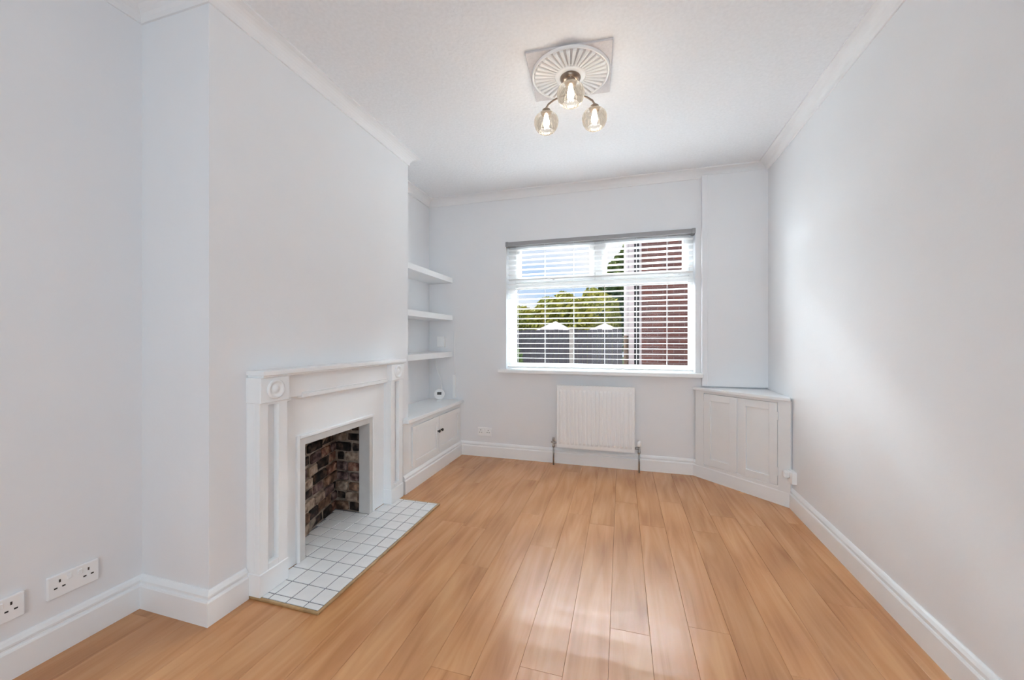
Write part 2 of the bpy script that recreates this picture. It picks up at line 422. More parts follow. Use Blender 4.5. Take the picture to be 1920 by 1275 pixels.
# skirting
SK = [(0, 0), (0.022, 0), (0.022, 0.098), (0.019, 0.104), (0.013, 0.106), (0.013, 0.112), (0.017, 0.116), (0.017, 0.124), (0.010, 0.136), (0.004, 0.142), (0, 0.142)]
p1 = [(-2.09, -1.9), (-2.09, 1.19), (-1.68, 1.19), (-1.68, 1.352)]
sweep('baseboard_left', p1, 0, SK, M['trim'], 'white skirting board along the near left wall', 'skirting')
sweep('baseboard_chimney_side', p1, 1, SK, M['trim'], 'white skirting board on the near side of the chimney breast', 'skirting')
sweep('baseboard_chimney', p1, 2, SK, M['trim'], 'short white skirting board between chimney corner and fireplace', 'skirting')
p2 = [(-1.630, 2.596), (-1.630, 3.70), (0.6175, 3.70), (XR(3.163), 3.163), (XR(-1.9), -1.9)]
sweep('baseboard_alcove', p2, 0, SK, M['trim'], 'white skirting board under the alcove cabinet', 'skirting')
sweep('baseboard_back', p2, 1, SK, M['trim'], 'white skirting board under the radiator and window', 'skirting')
sweep('baseboard_corner', p2, 2, SK, M['trim'], 'white skirting board across the foot of the corner cupboard', 'skirting')
sweep('baseboard_right', p2, 3, SK, M['trim'], 'long white skirting board along the right wall', 'skirting')

# ------------------------------------------------------------------ window
w1 = thing('window_1', (-0.25, 3.80, WZ0), 'white framed window with two top lights and one large pane', 'window', kind='structure')
FY0, FY1 = 3.79, 3.85
LX0, LX1, LZ0, LZ1 = -1.055, 0.592, 0.962, 1.735
boxes('frame', [(WX0, WX1, FY0, FY1, WZ0, LZ0), (WX0, WX1, FY0, FY1, 2.172, WZ1), (WX0, LX0, FY0, FY1, LZ0, 2.172), (LX1, WX1, FY0, FY1, LZ0, 2.172)], M['upvc'], w1, bev=0.004)
boxes('transom', [(LX0, LX1, FY0-0.004, FY1, LZ1, 1.79)], M['upvc'], w1, bev=0.004)
boxes('mullion', [(-0.25, -0.19, FY0-0.002, FY1, 1.79, 2.172)], M['upvc'], w1, bev=0.004)
for nm, a, b in (('left', LX0, -0.25), ('right', -0.19, LX1)):
    e = 0.052
    sa = boxes('sash', [(a, b, FY0-0.02, FY1-0.01, 1.79, 1.79+e), (a, b, FY0-0.02, FY1-0.01, 2.172-0.04, 2.172), (a, a+e, FY0-0.02, FY1-0.01, 1.79+e, 2.172-0.04), (b-e, b, FY0-0.02, FY1-0.01, 1.79+e, 2.172-0.04)], M['upvc'], w1, bev=0.004)
    pp = boxes('pane', [(a+e-0.004, b-e+0.004, 3.818, 3.824, 1.79+e-0.004, 2.172-0.04+0.004)], M['glass'], w1)
    hx = (a+b)/2 if nm == 'left' else b-0.08
    hd = boxes('handle', [(hx-0.06, hx+0.06, FY0-0.055, FY0-0.04, 1.805, 1.822), (hx-0.012, hx+0.012, FY0-0.045, FY0-0.02, 1.80, 1.828)], M['plastic'], w1, bev=0.004)
boxes('pane', [(LX0-0.004, LX1+0.004, 3.816, 3.822, LZ0-0.004, LZ1+0.004)], M['glass'], w1)
boxes('sill', [(-1.192, 0.684, 3.615, 3.705, 0.870, 0.906), (WX0, WX1, 3.70, 3.79, 0.88, 0.906)], M['trim'], w1, bev=0.006, seg=2)
rebase(w1)

# ------------------------------------------------------------------ venetian blind
bl = thing('venetian_blind', (-0.25, 3.73, 0.906), 'white venetian blind with open slats and shade-darkened headrail in the window', 'blind')
hr = boxes('headrail', [(WX0+0.004, WX1-0.004, 3.675, 3.745, 2.148, 2.188)], M['headrail'], bl, bev=0.003)
hr['label'] = 'metal headrail with shade painted into its grey'
for bx in (WX0+0.002, WX1-0.03):
    boxes('end_bracket', [(bx, bx+0.028, 3.668, 3.75, 2.142, 2.19)], M['headrail'], bl, bev=0.002)
def slat_mesh():
    bm = bmesh.new(); n = 6; w = 0.05; tilt = math.radians(7)
    ver = []
    for sx in (WX0+0.012, WX1-0.012):
        top = []; bot = []
        for k in range(n+1):
            u = -w/2 + w*k/n; c = 0.0015*(1-(2*u/w)**2)
            for lst, dz in ((top, 0.0010), (bot, -0.0010)):
                y = u*math.cos(tilt) - (c+dz)*math.sin(tilt); z = u*math.sin(tilt)*-1 + (c+dz)*math.cos(tilt)
                lst.append(bm.verts.new((sx, y, z)))
        ver.append(top + bot[::-1])
    m_ = len(ver[0])
    for k in range(m_): bm.faces.new((ver[0][k], ver[0][(k+1)%m_], ver[1][(k+1)%m_], ver[1][k]))
    bm.faces.new(ver[0]); bm.faces.new(ver[1][::-1])
    bmesh.ops.recalc_face_normals(bm, faces=bm.faces)
    me = bpy.data.meshes.new('slat'); bm.to_mesh(me); bm.free(); me.materials.append(M['slat']); return me
sm = slat_mesh(); NS = 24; zt, zb = 2.112, 0.968
for k in range(NS):
    link('slat', sm, None, bl, (0, 3.732, zt - (zt-zb)*k/(NS-1)))
boxes('bottom_rail', [(WX0+0.012, WX1-0.012, 3.708, 3.756, 0.918, 0.936)], M['slat'], bl, bev=0.003)
for x in (-1.02, -0.735, -0.45, -0.155, 0.135, 0.40):
    bm = bmesh.new()
    for y in (3.706, 3.758): tube(bm, [(x, y, 0.93), (x, y, 2.15)], 0.0013, 6)
    from_bm('ladder_cord', bm, M['slat'], bl)
rebase(bl)

# ------------------------------------------------------------------ radiator
rd = thing('radiator', (-0.24, 3.62, 0.0), 'white ribbed panel radiator on the far wall under the window', 'radiator')
RXa, RXb, RZa, RZb = -0.594, 0.112, 0.178, 0.768
bm = bmesh.new()
pitch = (RXb-RXa-0.03)/18; ys = []
xs = [RXa]; prof = [(RXa, 3.604)]
for k in range(18):
    x = RXa+0.015+pitch*k
    prof += [(x+pitch*0.10, 3.604), (x+pitch*0.28, 3.5975), (x+pitch*0.72, 3.5975), (x+pitch*0.90, 3.604)]
prof.append((RXb, 3.604))
zz = [RZa, RZa+0.03, RZa+0.05, RZb-0.06, RZb-0.04, RZb-0.012]
rows = []
for zi, z in enumerate(zz):
    flat = zi in (0, 1, 4, 5)
    rows.append([bm.verts.new((x, (3.604 if (flat or y == 3.604) else y), z)) for x, y in prof])
for i in range(len(rows)-1):
    for k in range(len(prof)-1): bm.faces.new((rows[i][k], rows[i][k+1], rows[i+1][k+1], rows[i+1][k]))
add_box(bm, RXa, RXb, 3.6045, 3.615, RZa, RZb-0.012)
from_bm('front_panel', bm, M['rad'], rd)
boxes('back_panel', [(RXa+0.005, RXb-0.005, 3.640, 3.652, RZa+0.01, RZb-0.02)], M['rad'], rd)
boxes('side_panel', [(RXa-0.002, RXa+0.004, 3.600, 3.655, RZa+0.01, RZb)], M['rad'], rd, bev=0.001)
boxes('side_panel', [(RXb-0.004, RXb+0.002, 3.600, 3.655, RZa+0.01, RZb)], M['rad'], rd, bev=0.001)
g = [(RXa, RXb, 3.598, 3.608, RZb-0.014, RZb), (RXa, RXb, 3.648, 3.656, RZb-0.014, RZb)]
for k in range(24):
    x = RXa + 0.006 + (RXb-RXa-0.02)*k/23; g.append((x, x+0.010, 3.606, 3.650, RZb-0.008, RZb-0.002))
boxes('top_grille', g, M['rad'], rd)
boxes('wall_bracket', [(-0.50, -0.46, 3.652, 3.699, 0.25, 0.70)], M['rad'], rd)
boxes('wall_bracket', [(-0.02, 0.02, 3.652, 3.699, 0.25, 0.70)], M['rad'], rd)
for sx, xv in ((-1, -0.630), (1, 0.153)):
    bm = bmesh.new(); tube(bm, [(xv, 3.625, 0.0), (xv, 3.625, 0.20)], 0.0075, 12); from_bm('pipe', bm, M['chrome'], rd, smooth=True)
    bm = bmesh.new(); tube(bm, [(xv, 3.625, 0.17), (xv, 3.625, 0.19), (xv, 3.625, 0.192), (xv, 3.625, 0.235)], [0.013, 0.013, 0.010, 0.010], 12)
    tube(bm, [(xv, 3.625, 0.215), (xv - sx*0.045, 3.625, 0.215)], 0.010, 10)
    va = from_bm('valve', bm, M['chrome'], rd, smooth=True)
    bm = bmesh.new()
    if sx > 0:
        tube(bm, [(xv, 3.625, 0.233), (xv, 3.625, 0.240), (xv, 3.625, 0.275), (xv, 3.625, 0.288)], [0.012, 0.019, 0.018, 0.010], 16)
        c = from_bm('valve_head', bm, M['plastic'], rd, smooth=True); c['label'] = 'white thermostatic valve head'
    else:
        tube(bm, [(xv, 3.625, 0.233), (xv, 3.625, 0.262)], [0.012, 0.011], 14)
        tube(bm, [(xv, 3.625, 0.218), (xv-0.024, 3.625, 0.218)], 0.008, 10)
        c = from_bm('valve_head', bm, M['chrome'], rd, smooth=True)
rebase(rd)

# ------------------------------------------------------------------ fireplace
FP0, FP1 = 1.356, 2.544
fp = thing('fireplace_surround', (-1.64, 1.95, 0), 'white painted wooden fireplace surround with mantel and round corner blocks', 'fireplace')
def channel_pilaster(y0, y1):
    xa, xb = -1.679, -1.600; zb_, zt_ = 0.115, 0.905
    c0, c1 = y0+0.045, y1-0.050
    q = [(xa, -1.632, y0, y1, zb_, zt_), (-1.632, xb, y0, c0, zb_, zt_), (-1.632, xb, c1, y1, zb_, zt_), (-1.632, xb, c0, c1, zb_, zb_+0.03), (-1.632, xb, c0, c1, zt_-0.012, zt_)]
    boxes('pilaster', q, M['trim'], fp, bev=0.0012)
    boxes('plinth_block', [(xa, -1.594, y0-0.004, y1+0.004, 0.0125, 0.118)], M['trim'], fp, bev=0.003)
    k = boxes('corner_block', [(xa, -1.590, y0-0.004, y1+0.004, 0.905, 1.024)], M['trim'], fp, bev=0.003)
    yc, zc = (y0+y1)/2, 0.966
    bm = bmesh.new()
    mt = Matrix.Translation((-1.590, yc, zc)) @ Matrix.Rotation(PI/2, 4, 'Y')
    lathe(bm, [(0.046, -0.002), (0.046, 0.006), (0.040, 0.010), (0.033, 0.006), (0.028, 0.0005), (0.020, 0.001), (0.016, 0.006), (0.009, 0.010), (0.0005, 0.011)], 32, mt)
    from_bm('roundel', bm, M['trim'], k, smooth=True)
channel_pilaster(FP0, FP0+0.152)
channel_pilaster(FP1-0.152, FP1)
iy0, iy1 = FP0+0.152, FP1-0.152
TY0, TY1, TZ = 1.622, 2.265, 0.682
boxes('inner_panel', [(-1.679, -1.660, iy0, TY0, 0.0125, 0.905), (-1.679, -1.660, TY1, iy1, 0.0125, 0.905), (-1.679, -1.660, TY0, TY1, TZ, 0.905)], M['trim'], fp)
boxes('frieze', [(-1.679, -1.630, iy0+0.004, iy1-0.004, 0.905, 1.024)], M['trim'], fp, bev=0.002)
# lower bead of the frieze, broken off at its near end
boxes('frieze_moulding', [(-1.679, -1.622, 1.625, iy1-0.004, 0.893, 0.915), (-1.679, -1.626, 1.625, iy1-0.004, 0.915, 0.924)], M['trim'], fp, bev=0.003)
boxes('frieze_moulding', [(-1.679, -1.622, iy0+0.004, 1.555, 0.889, 0.907)], M['trim'], fp, bev=0.003)
boxes('mantel_shelf', [(-1.679, -1.572, FP0-0.002, FP1+0.010, 1.034, 1.056), (-1.679, -1.583, FP0+0.006, FP1+0.004, 1.024, 1.034)], M['trim'], fp, bev=0.003, seg=2)
# frame of the fire opening
b_ = 0.049
fr = boxes('opening_frame', [(-1.735, -1.652, TY0, OY0, 0.0125, TZ), (-1.735, -1.652, OY1, TY1, 0.0125, TZ), (-1.735, -1.652, OY0, OY1, OZ, TZ)], M['frameg'], fp, bev=0.0)
fr['label'] = 'grey frame of the fire opening'
bm = bmesh.new()
fr2 = boxes('opening_bead', [(-1.664, -1.646, TY0-0.006, TY0+0.012, 0.0125, TZ+0.006), (-1.664, -1.646, TY1-0.012, TY1+0.006, 0.0125, TZ+0.006), (-1.664, -1.646, TY0+0.012, TY1-0.012, TZ-0.012, TZ+0.006)], M['trim'], fp, bev=0.003)
bm.free()
rebase(fp)

# firebox lined with old brick
A0, A1 = Vector((-1.775, 1.60, 0)), Vector((-1.945, 2.235, 0))
u = (A1-A0).normalized(); nrm_ = Vector((u.y, -u.x, 0))
out = nrm_*-1
fb = prism('wall_firebox', [tuple((A0)[:2]), tuple((A1)[:2]), tuple((A1+out*0.03)[:2]), tuple((A0+out*0.03)[:2])], 0.0, 1.0, M['mortar'])
tag(fb, 'sooty old brick lining inside the fireplace opening', 'brickwork', kind='structure')
boxes('lining', [(-1.97, -1.742, 2.235, 2.265, 0.0, 1.0)], M['mortar'], fb)
boxes('lining', [(-1.90, -1.742, 1.60, 1.63, 0.0, 1.0)], M['mortar'], fb)
boxes('throat_cap', [(-2.0, -1.742, 1.60, 2.265, 1.0, 1.03)], BR[0], fb)  # unseen cap slab, added to keep the chimney throat black
rb = random.Random(21)
def brick_obj(L, H, D, mt):
    bm = bmesh.new(); add_box(bm, -L/2, L/2, -D/2, D/2, -H/2, H/2, bev=0.006)
    for v in bm.verts: v.co += Vector((rb.uniform(-.003, .003), rb.uniform(-.003, .003), rb.uniform(-.003, .003)))
    return from_bm('brick', bm, mt, fb)
def brick_run(org, d, length, zmax, face_n, rotz, seed):
    r_ = random.Random(seed); z = 0.014; row = 0
    while z < zmax:
        H = 0.058; s = -0.06*(row % 2) - r_.uniform(0, 0.03)
        while s < length:
            L = r_.choice([0.095, 0.10, 0.11, 0.16, 0.12]); a, b = max(s, 0.002), min(s+L, length-0.002)
            if b-a > 0.025:
                hh = z/0.66
                w = [0.30+0.6*max(0, hh-0.4), 0.26, 0.18, 0.36*max(0.15, 1-1.1*hh), 0.22]
                mt = r_.choices(BR, w)[0]
                proud = r_.choice([0.004, 0.006, 0.009, 0.012, -0.004])
                if mt is BR[0] and r_.random() < 0.5: proud = -0.008
                o = brick_obj(b-a, H+r_.uniform(-.004, .003), 0.04, mt)
                c = org + d*((a+b)/2) + face_n*(proud-0.010) + Vector((0, 0, z+H/2))
                o.location = c; o.rotation_euler = (0, r_.uniform(-.02, .02), rotz + r_.uniform(-.02, .02))
            s += L + 0.012
        z += H + 0.011; row += 1
brick_run(A0, u, (A1-A0).length, 0.84, nrm_, math.atan2(u.y, u.x), 5)
brick_run(Vector((-1.93, 2.235, 0)), Vector((1, 0, 0)), 0.185, 0.84, Vector((0, -1, 0)), 0, 9)
# hearth
he = thing('hearth', (-1.45, 1.93, 0), 'white tiled hearth with wooden edging in front of the fireplace', 'hearth')
HX1, HY0, HY1 = -1.282, 1.366, 2.500
boxes('grout_bed', [(-1.56, HX1, HY0, HY1, 0.0005, 0.0085), (-1.66, -1.56, HY0, HY1, 0.0005, 0.0085), (-1.95, -1.66, OY0-0.03, OY1+0.01, 0.0005, 0.0085)], M['grout'], he)
xl = [HX1, -1.363] + [-1.363-0.099*k for k in range(1, 7)]
yl = [HY0, 1.402] + [1.402+0.0975*k for k in range(1, 12)] + [HY1]
gp = 0.0028
tr_ = random.Random(4)
for i in range(len(xl)-1):
    for j in range(len(yl)-1):
        x1, x0 = xl[i], xl[i+1]; y0, y1 = yl[j], yl[j+1]
        if x0 < -1.67:
            # inside the fire opening, clipped to the sloping back wall
            y0c, y1c = max(y0, OY0-0.02), min(y1, OY1)
            if y1c-y0c < 0.02: continue
            t_ = ((y0c+y1c)/2 - A0.y)/(A1.y-A0.y); xb_ = A0.x + (A1.x-A0.x)*t_ + 0.006
            x0 = max(x0, xb_)
            if x1-x0 < 0.015: continue
            y0, y1 = y0c, y1c
        elif x1 < -1.59 and (y1 < FP0+0.0 or y0 > FP1): continue
        if y1-y0 < 0.012: continue
        bm = bmesh.new(); add_box(bm, -(x1-x0)/2+gp, (x1-x0)/2-gp, -(y1-y0)/2+gp, (y1-y0)/2-gp, 0, 0.0068, bev=0.0012)
        o = from_bm('tile', bm, M['tile'], he, ((x0+x1)/2, (y0+y1)/2, 0.0045 + tr_.uniform(0, 0.0006)))
        o.rotation_euler = (tr_.uniform(-.003, .003), tr_.uniform(-.003, .003), 0)
ed = boxes('edging', [(HX1, HX1+0.012, HY0-0.012, HY1+0.012, 0.0, 0.011), (-1.66, HX1, HY0-0.012, HY0, 0.0, 0.011), (-1.62, HX1, HY1, HY1+0.012, 0.0, 0.011)], M['edge'], he, bev=0.002)
ed['label'] = 'thin wooden edging strip'
rebase(he)

# ------------------------------------------------------------------ alcove shelves
for zt_, lab in ((1.857, 'uppermost of the three thick white shelves in the alcove'), (1.460, 'middle one of the three thick white shelves in the alcove'), (1.076, 'lowest of the three thick white shelves, just above the alcove cabinet')):
    o = boxes('alcove_shelf', [(-1.998, -1.722, 2.752, 3.698, zt_-0.054, zt_)], M['trim'], bev=0.003, seg=2)
    tag(o, lab, 'shelf', 'thick white alcove shelves')

# alcove cabinet
ac = thing('alcove_cabinet', (-1.80, 3.2, 0.0), 'low white two-door cabinet built into the alcove', 'cabinet')
CT = 0.572
boxes('body', [(-1.998, -1.66, 2.755, 3.697, 0.0, CT-0.03)], M['cab'], ac)
boxes('face_frame', [(-1.676, -1.632, 2.60, 2.72, 0.0, CT-0.03), (-1.655, -1.632, 2.72, 3.697, 0.0, 0.165), (-1.655, -1.632, 2.72, 3.697, 0.500, CT-0.03), (-1.655, -1.632, 3.655, 3.697, 0.165, 0.500), (-1.660, -1.642, 2.72, 3.655, 0.165, 0.50)], M['cab'], ac, bev=0.001)
prism('worktop', [(-1.998, 2.755), (-1.676, 2.755), (-1.676, 2.625), (-1.598, 2.625), (-1.598, 3.697), (-1.998, 3.697)], CT-0.03, CT, M['trim'], ac, bev=0.003)
def panel_door(name, y0, y1, z0, z1, x, parent):
    d = boxes(name, [(x-0.018, x, y0, y0+0.045, z0, z1), (x-0.018, x, y1-0.045, y1, z0, z1), (x-0.018, x, y0+0.045, y1-0.045, z0, z0+0.045), (x-0.018, x, y0+0.045, y1-0.045, z1-0.045, z1), (x-0.018, x-0.009, y0+0.045, y1-0.045, z0+0.045, z1-0.045)], M['cab'], parent, bev=0.0012)
    return d
for y0, y1, ky in ((2.725, 3.186, 3.158), (3.192, 3.652, 3.220)):
    d = panel_door('door', y0, y1, 0.170, 0.496, -1.620, ac)
    bm = bmesh.new(); mt = Matrix.Translation((-1.621, ky, 0.365)) @ Matrix.Rotation(PI/2, 4, 'Y')
    lathe(bm, [(0.007, 0), (0.006, 0.010), (0.013, 0.014), (0.0145, 0.020), (0.011, 0.026), (0.0005, 0.028)], 20, mt)
    k = from_bm('knob', bm, M['dark'], d, smooth=True); k['label'] = 'small dark round knob'
    for hz in (0.23, 0.43):
        hy = y0 if ky > (y0+y1)/2 else y1
        bm = bmesh.new(); tube(bm, [(-1.618, hy, hz-0.022), (-1.618, hy, hz+0.022)], 0.004, 8); from_bm('hinge', bm, M['cab'], d)
rebase(ac)

# small things in the alcove
wb = thing('wall_control_box', (-1.85, 3.70, 1.12), 'small square white box on the wall just above the lowest alcove shelf', 'wall box')
boxes('housing', [(-1.895, -1.806, 3.668, 3.70, 1.122, 1.236)], M['plastic'], wb, bev=0.005, seg=2)
boxes('cover', [(-1.887, -1.814, 3.664, 3.669, 1.132, 1.226)], M['plastic'], wb, bev=0.002)
rebase(wb)
ct = thing('cable_trunking', (-1.698, 3.70, 0.575), 'slim upright white cable cover on the far wall above the alcove cabinet', 'cable cover')
boxes('cover', [(-1.715, -1.682, 3.676, 3.70, 0.590, 0.832)], M['plastic'], ct, bev=0.004, seg=2)
bm = bmesh.new(); tube(bm, [(-1.6985, 3.692, 0.83), (-1.6985, 3.694, 0.95), (-1.700, 3.694, 1.05), (-1.702, 3.694, 1.30)], 0.004, 8); from_bm('cable', bm, M['plastic'], ct, smooth=True)
rebase(ct)
dv = thing('display_unit', (-1.80, 3.545, CT), 'round white display unit with dark screen on top of the alcove cabinet', 'display unit', rz=math.radians(18))
bm = bmesh.new(); mt = Matrix.Translation((0, 0, 0.070)) @ Matrix.Rotation(math.radians(78), 4, 'X')
pr = [(0.0005, -0.014), (0.042, -0.014), (0.053, -0.008), (0.055, 0.004), (0.051, 0.012), (0.045, 0.0135), (0.041, 0.010), (0.0005, 0.010)]
lathe(bm, pr, 36, mt); from_bm('body', bm, M['plastic'], dv, smooth=True)
bm = bmesh.new(); add_box(bm, -0.022, 0.022, -0.014, 0.014, 0.010, 0.0125, bev=0.001)
bmesh.ops.transform(bm, matrix=mt @ Matrix.Translation((0, 0.008, 0)), verts=bm.verts); sc_ = from_bm('screen', bm, M['dark'], dv); sc_['label'] = 'dark screen'
bm = bmesh.new(); add_box(bm, -0.028, 0.028, -0.020, 0.036, 0.0, 0.014, bev=0.005, seg=2); add_box(bm, -0.016, 0.016, 0.004, 0.024, 0.010, 0.05, bev=0.004); from_bm('stand', bm, M['plastic'], dv)
cb = bmesh.new()
tube(cb, [(-1.795, 3.575, 0.66), (-1.800, 3.60, 0.70), (-1.835, 3.655, 0.77), (-1.885, 3.685, 0.85), (-1.915, 3.692, 0.93), (-1.935, 3.692, 1.022)], 0.0048, 8)
tag(from_bm('power_cable', cb, M['plastic'], smooth=True), 'thin white cable hanging from the lowest shelf to the display unit', 'cable')

# ------------------------------------------------------------------ corner cupboard
a_ = Vector((0.62, 3.67, 0)); b2 = Vector((1.142, 3.166, 0)); ang = math.atan2(b2.y-a_.y, b2.x-a_.x); LL = (b2-a_).length
cc = thing('corner_cupboard', tuple(a_), 'low white two-door cupboard set diagonally across the far right corner', 'cupboard', rz=ang)
# local frame: x along the front from the window side to the right wall, y backwards into the corner
def toloc(p): return (Matrix.Rotation(-ang, 4, 'Z') @ (Vector((p[0], p[1], 0)) - a_))
ctop = 0.785
cpts = [toloc(p) for p in ((0.66, 3.654), (0.66, 3.654), (1.165, 3.654), (XR(3.2)-0.002, 3.215))]
tri = [(0.03, 0.022), (LL+0.010, 0.022), tuple(toloc((XR(3.25)-0.004, 3.25))[:2]), tuple(toloc((XR(3.65)-0.004, 3.652))[:2]), tuple(toloc((0.70, 3.652))[:2])]
prism('carcass', tri, 0.0, ctop-0.024, M['cab'], cc)
tt = [(-0.008, -0.018), (LL+0.030, -0.018), tuple(toloc((XR(3.20)-0.003, 3.20))[:2]), tuple(toloc((XR(3.69)-0.003, 3.697))[:2]), tuple(toloc((0.63, 3.697))[:2])]
prism('worktop', tt, ctop-0.024, ctop, M['trim'], cc, bev=0.004)
boxes('face_frame', [(0.006, 0.085, 0.0, 0.022, 0.0, ctop-0.024), (0.664, LL+0.022, 0.0, 0.022, 0.0, ctop-0.024), (0.085, 0.664, 0.0, 0.022, 0.742, ctop-0.024), (0.085, 0.664, 0.002, 0.022, 0.0, 0.128), (0.366, 0.382, 0.010, 0.022, 0.128, 0.742)], M['cab'], cc, bev=0.0012)
def cdoor(x0, x1, y):
    z0, z1, s = 0.134, 0.738, 0.056
    d = boxes('door', [(x0, x0+s, y, y+0.018, z0, z1), (x1-s, x1, y, y+0.018, z0, z1), (x0+s, x1-s, y, y+0.018, z0, z0+s), (x0+s, x1-s, y, y+0.018, z1-s, z1), (x0+s, x1-s, y+0.013, y+0.018, z0+s, z1-s)], M['cab'], cc, bev=0.0015)
    return d
d1 = cdoor(0.090, 0.368, -0.006); d2 = cdoor(0.380, 0.660, 0.001)
for hz in (0.24, 0.645):
    for dd, hx in ((d1, 0.086), (d2, 0.664)):
        boxes('hinge', [(hx-0.004, hx+0.006, -0.008, 0.002, hz-0.03, hz+0.03)], M['cab'], dd, bev=0.001)

# ------------------------------------------------------------------ power sockets
def sockets(name, loc, rz, w, label, group, holes, h=0.086, t=0.014):
    """local: plate in XZ, facing -Y"""
    o = thing(name, loc, label, 'socket', group, rz=rz)
    boxes('face_plate', [(-w/2, w/2, -t, 0, -h/2, h/2)], M['plastic'], o, bev=0.003, seg=2)
    for hx in holes:
        bm = bmesh.new()
        for (dx, dz, ww, hh) in ((0, 0.018, 0.005, 0.011), (-0.011, -0.006, 0.009, 0.0055), (0.011, -0.006, 0.009, 0.0055)):
            add_box(bm, hx+dx-ww/2, hx+dx+ww/2, -t-0.0006, -t+0.002, dz-hh/2, dz+hh/2)
        from_bm('pin_holes', bm, M['dark'], o)
        sx_ = 0.026 if hx < 0 else -0.026
        if len(holes) == 2:
            boxes('switch', [(hx+sx_*1.0-0.006, hx+sx_*1.0+0.006, -t-0.004, -t+0.001, 0.012, 0.030)], M['plastic'], o, bev=0.001)
        else:
            boxes('switch', [(hx+0.022-0.006, hx+0.022+0.006, -t-0.004, -t+0.001, 0.012, 0.030)], M['plastic'], o, bev=0.001)
    return o
RL = PI/2   # facing +X on the left wall
sockets('wall_socket', (-2.09, 0.962, 0.256), RL, 0.146, 'white double power socket on the left wall nearer the chimney breast', 'power sockets on the left wall', (-0.041, 0.041))
sockets('wall_socket', (-2.09, 0.759, 0.250), RL, 0.146, 'white double power socket cut by the left edge of the picture', 'power sockets on the left wall', (-0.041, 0.041))
sockets('wall_socket', (-1.360, 3.70, 0.252), 0, 0.146, 'white double power socket on the far wall left of the radiator', None, (-0.041, 0.041))
ws = sockets('wall_socket', (XR(3.135), 3.135, 0.232), -PI/2, 0.095, 'small white boxed socket on the right wall beside the corner cupboard', None, (-0.006,), t=0.03)
boxes('plug', [(-0.028, 0.012, -0.062, -0.030, -0.010, 0.034)], M['plastic'], ws, bev=0.006, seg=2)

# ------------------------------------------------------------------ ceiling rose and light
RCX, RCY = -0.276, 2.135
ro = thing('ceiling_rose', (RCX, RCY, CH), 'white fluted round plaster ceiling rose on a square plate', 'ceiling rose', rz=math.radians(4))
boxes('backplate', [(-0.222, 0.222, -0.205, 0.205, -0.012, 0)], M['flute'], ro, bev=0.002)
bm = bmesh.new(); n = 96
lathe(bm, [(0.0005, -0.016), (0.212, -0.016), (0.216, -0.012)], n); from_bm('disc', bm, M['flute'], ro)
bm = bmesh.new(); lathe(bm, [(0.203, -0.015), (0.205, -0.023), (0.209, -0.026), (0.214, -0.023), (0.217, -0.012)], n); from_bm('outer_ring', bm, M['rose'], ro, smooth=True)
bm = bmesh.new(); lathe(bm, [(0.0005, -0.032), (0.074, -0.030), (0.084, -0.024), (0.087, -0.015)], 64); from_bm('boss', bm, M['rose'], ro, smooth=True)
bm = bmesh.new()
w0, w1_ = 0.0045, 0.0098
vs = []
for (r, w, z) in ((0.082, w0, -0.016), (0.088, w0, -0.026), (0.198, w1_, -0.026), (0.205, w1_, -0.016)):
    vs.append((bm.verts.new((r, -w, z)), bm.verts.new((r, 0, z-0.004 if z < -0.02 else z)), bm.verts.new((r, w, z))))
for i in range(3):
    for k in range(2): bm.faces.new((vs[i][k], vs[i+1][k], vs[i+1][k+1], vs[i][k+1]))
b0 = [bm.verts.new((0.082, s*w0, -0.014)) for s in (-1, 1)]; b1 = [bm.verts.new((0.205, s*w1_, -0.014)) for s in (-1, 1)]
bm.faces.new((b0[0], b1[0], vs[3][0], vs[2][0], vs[1][0], vs[0][0])); bm.faces.new((b0[1], b1[1], vs[3][2], vs[2][2], vs[1][2], vs[0][2]))
bmesh.ops.recalc_face_normals(bm, faces=bm.faces)
fm = bpy.data.meshes.new('flute'); bm.to_mesh(fm); bm.free(); fm.materials.append(M['rose'])
for k in range(36):
    o = link('flute', fm, None, ro); o.rotation_euler = (0, 0, 2*PI*k/36)

